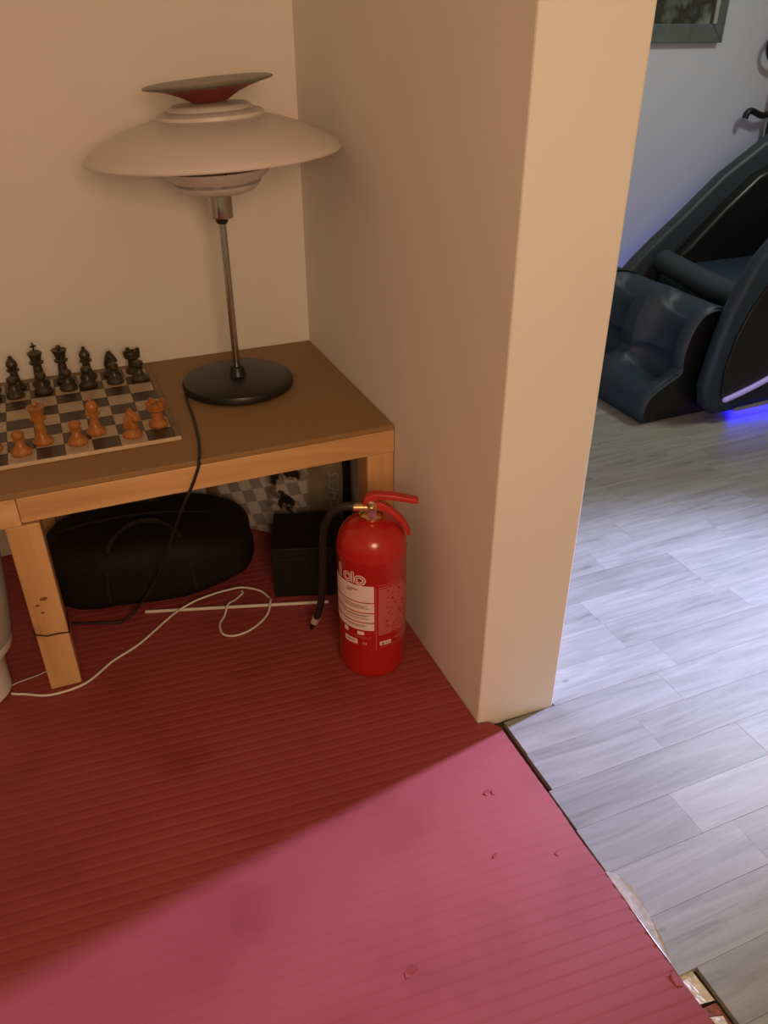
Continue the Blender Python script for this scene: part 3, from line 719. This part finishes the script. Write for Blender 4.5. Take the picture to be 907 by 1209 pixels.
# side shells
near = [(1.462, .136), (1.473, .227), (1.488, .32), (1.510, .42), (1.545, .505), (1.585, .585), (1.65, .655), (1.78, .72), (2.0, .79), (2.35, .92), (2.7, 1.12), (2.86, 1.20), (2.98, 1.16), (3.0, .98), (2.93, .60), (2.9, .25), (2.84, .06), (2.7, .022), (1.62, .022), (1.53, .025), (1.482, .06)]
bm = bmesh.new(); prism(bm, near, -.075, -.012, 'xz', .022); mcobj('side_shell', bm, LEATH)
inner = [(1.535, .10), (1.525, .20), (1.545, .32), (1.585, .42), (1.64, .50), (1.72, .60), (1.84, .66), (2.1, .75), (2.4, .86), (2.75, 1.06), (2.88, 1.08), (2.86, .70), (2.82, .25), (2.78, .09), (2.65, .06), (1.60, .06)]
bm = bmesh.new(); prism(bm, inner, -.0835, -.0755, 'xz', .003); pan = mcobj('side_panel', bm, CHBLK, smooth=0)
bm = bmesh.new(); tube(bm, [(1.545, -.088, .086), (1.60, -.090, .100), (1.68, -.090, .122), (1.78, -.090, .155), (1.95, -.090, .205), (2.2, -.090, .25), (2.6, -.090, .27)], lambda s: .010 if s > .02 else .006, 10, 8); mcobj('led_strip', bm, LED, pan)
bm = bmesh.new(); box(bm, 1.66, 2.6, -.046, -.022, .0155, .0215, bev=.002); mcobj('underglow_strip', bm, LEDB)
bm = bmesh.new(); tube(bm, [(1.60, .735, .09), (1.9, .737, .14), (2.6, .737, .25)], .010, 10, 6); mcobj('led_strip', bm, emissive('added_far_glow', (0.10, 0.14, 1.0), 9.0))  # unseen far-side strip, added to throw blue light on the wall behind
bm = bmesh.new(); prism(bm, [(1.60, .03), (1.62, .045), (2.65, .075), (2.65, .045)], -.0900, -.0840, 'xz', .001); mcobj('sill_trim', bm, plain('grey_trim', (.25, .25, .25), .4), pan, smooth=0)
bm = bmesh.new(); box(bm, 1.62, 2.85, -.02, .66, .0005, .215, bev=.01); mcobj('base', bm, CHBLK, smooth=0)
far = [(1.56, .12), (1.57, .22), (1.60, .31), (1.639, .358), (1.695, .414), (1.771, .478), (1.886, .566), (2.073, .723), (2.296, .861), (2.60, 1.05), (2.82, 1.19), (2.96, 1.16), (2.98, .98), (2.92, .6), (2.9, .25), (2.84, .06), (2.7, .022), (1.64, .022), (1.58, .05)]
bm = bmesh.new(); prism(bm, far, .665, .73, 'xz', .02); mcobj('side_shell', bm, LEATH2)
arm = [(1.78, .36), (1.90, .46), (2.05, .60), (2.2, .72), (2.35, .78), (2.42, .70), (2.45, .45), (2.4, .36)]
bm = bmesh.new(); prism(bm, arm, .60, .664, 'xz', .02); mcobj('arm_pad', bm, CHBLK)
bm = bmesh.new(); lathe(bm, [(0, 0), (.024, 0), (.028, .006), (.024, .014), (0, .018)], 20, mtx=Matrix.Translation((1.80, .663, .40)) @ Matrix.Rotation(math.pi/2, 4, 'X')); mcobj('arm_knob', bm, LEATH2)

# framed picture on the far wall
def art_mat():
    m, t, b = nt('dark_painting')
    n = N(t, 'ShaderNodeTexNoise'); n.inputs['Scale'].default_value = 6.5; n.inputs['Detail'].default_value = 4
    t.links.new(coords(t), n.inputs['Vector'])
    t.links.new(ramp(t, n.outputs[0], [(0.30, (.14, .20, .42)), (0.42, (.045, .055, .05)), (0.50, (.04, .04, .025)), (0.66, (.22, .27, .24))]), b.inputs['Base Color'])
    b.inputs['Roughness'].default_value = .25
    return m
PF = thing('framed_picture', 'dark picture in a grey frame on the far wall', 'picture', (1.885, 1.049, 1.197))
w2, hh, fw = .36, .62, .07
obj('canvas', B(-w2+.04, w2-.04, -.014, -.002, .04, hh-.04), art_mat(), PF, smooth=0)
for s in (-1, 1):
    bm = bmesh.new(); prism(bm, [(s*w2, 0), (s*w2, hh), (s*(w2-fw), hh-fw), (s*(w2-fw), fw)], -.030, -.001, 'xz', .004); obj('frame_rail', bm, FRAMEM, PF, smooth=0)
    bm = B(min(s*(w2-fw), s*(w2-fw+.018)), max(s*(w2-fw), s*(w2-fw+.018)), -.036, -.0305, fw, hh-fw, bev=.002); obj('frame_lip', bm, FRAMEL, PF, smooth=0)
    z0, z1 = (0, fw) if s < 0 else (hh, hh-fw)
    bm = bmesh.new(); prism(bm, [(-w2, z0), (w2, z0), (w2-fw, z1), (-w2+fw, z1)], -.0295, -.0015, 'xz', .004); obj('frame_rail', bm, FRAMEM, PF, smooth=0)

# black iron stand with a hooked arm behind the chair
ST = thing('iron_stand', 'black iron stand with a hooked arm against the far wall', 'stand', (2.605, 1.0, 0))
bm = bmesh.new(); lathe(bm, [(0, 0), (.045, 0), (.045, .010), (.02, .022), (0, .022)], 32); obj('base', bm, IRON, ST)
bm = bmesh.new(); tube(bm, [(0, 0, .02), (.005, 0, .5), (0, 0, .9), (.008, 0, 1.25), (0, 0, 1.62)], .013, 10, 6); obj('pole', bm, IRON, ST)
bm = bmesh.new(); tube(bm, [(0, 0, .915), (-.06, -.002, .905), (-.12, -.004, .924), (-.145, -.004, .926), (-.158, -.004, .914), (-.162, -.004, .896)], .014, 10, 6); obj('hooked_arm', bm, IRON, ST)
bm = bmesh.new(); tube(bm, [(0, 0, 1.10), (-.08, 0, 1.13), (-.108, 0, 1.18), (-.08, 0, 1.23), (0, 0, 1.27)], .011, 10, 6); obj('scroll', bm, IRON, ST)
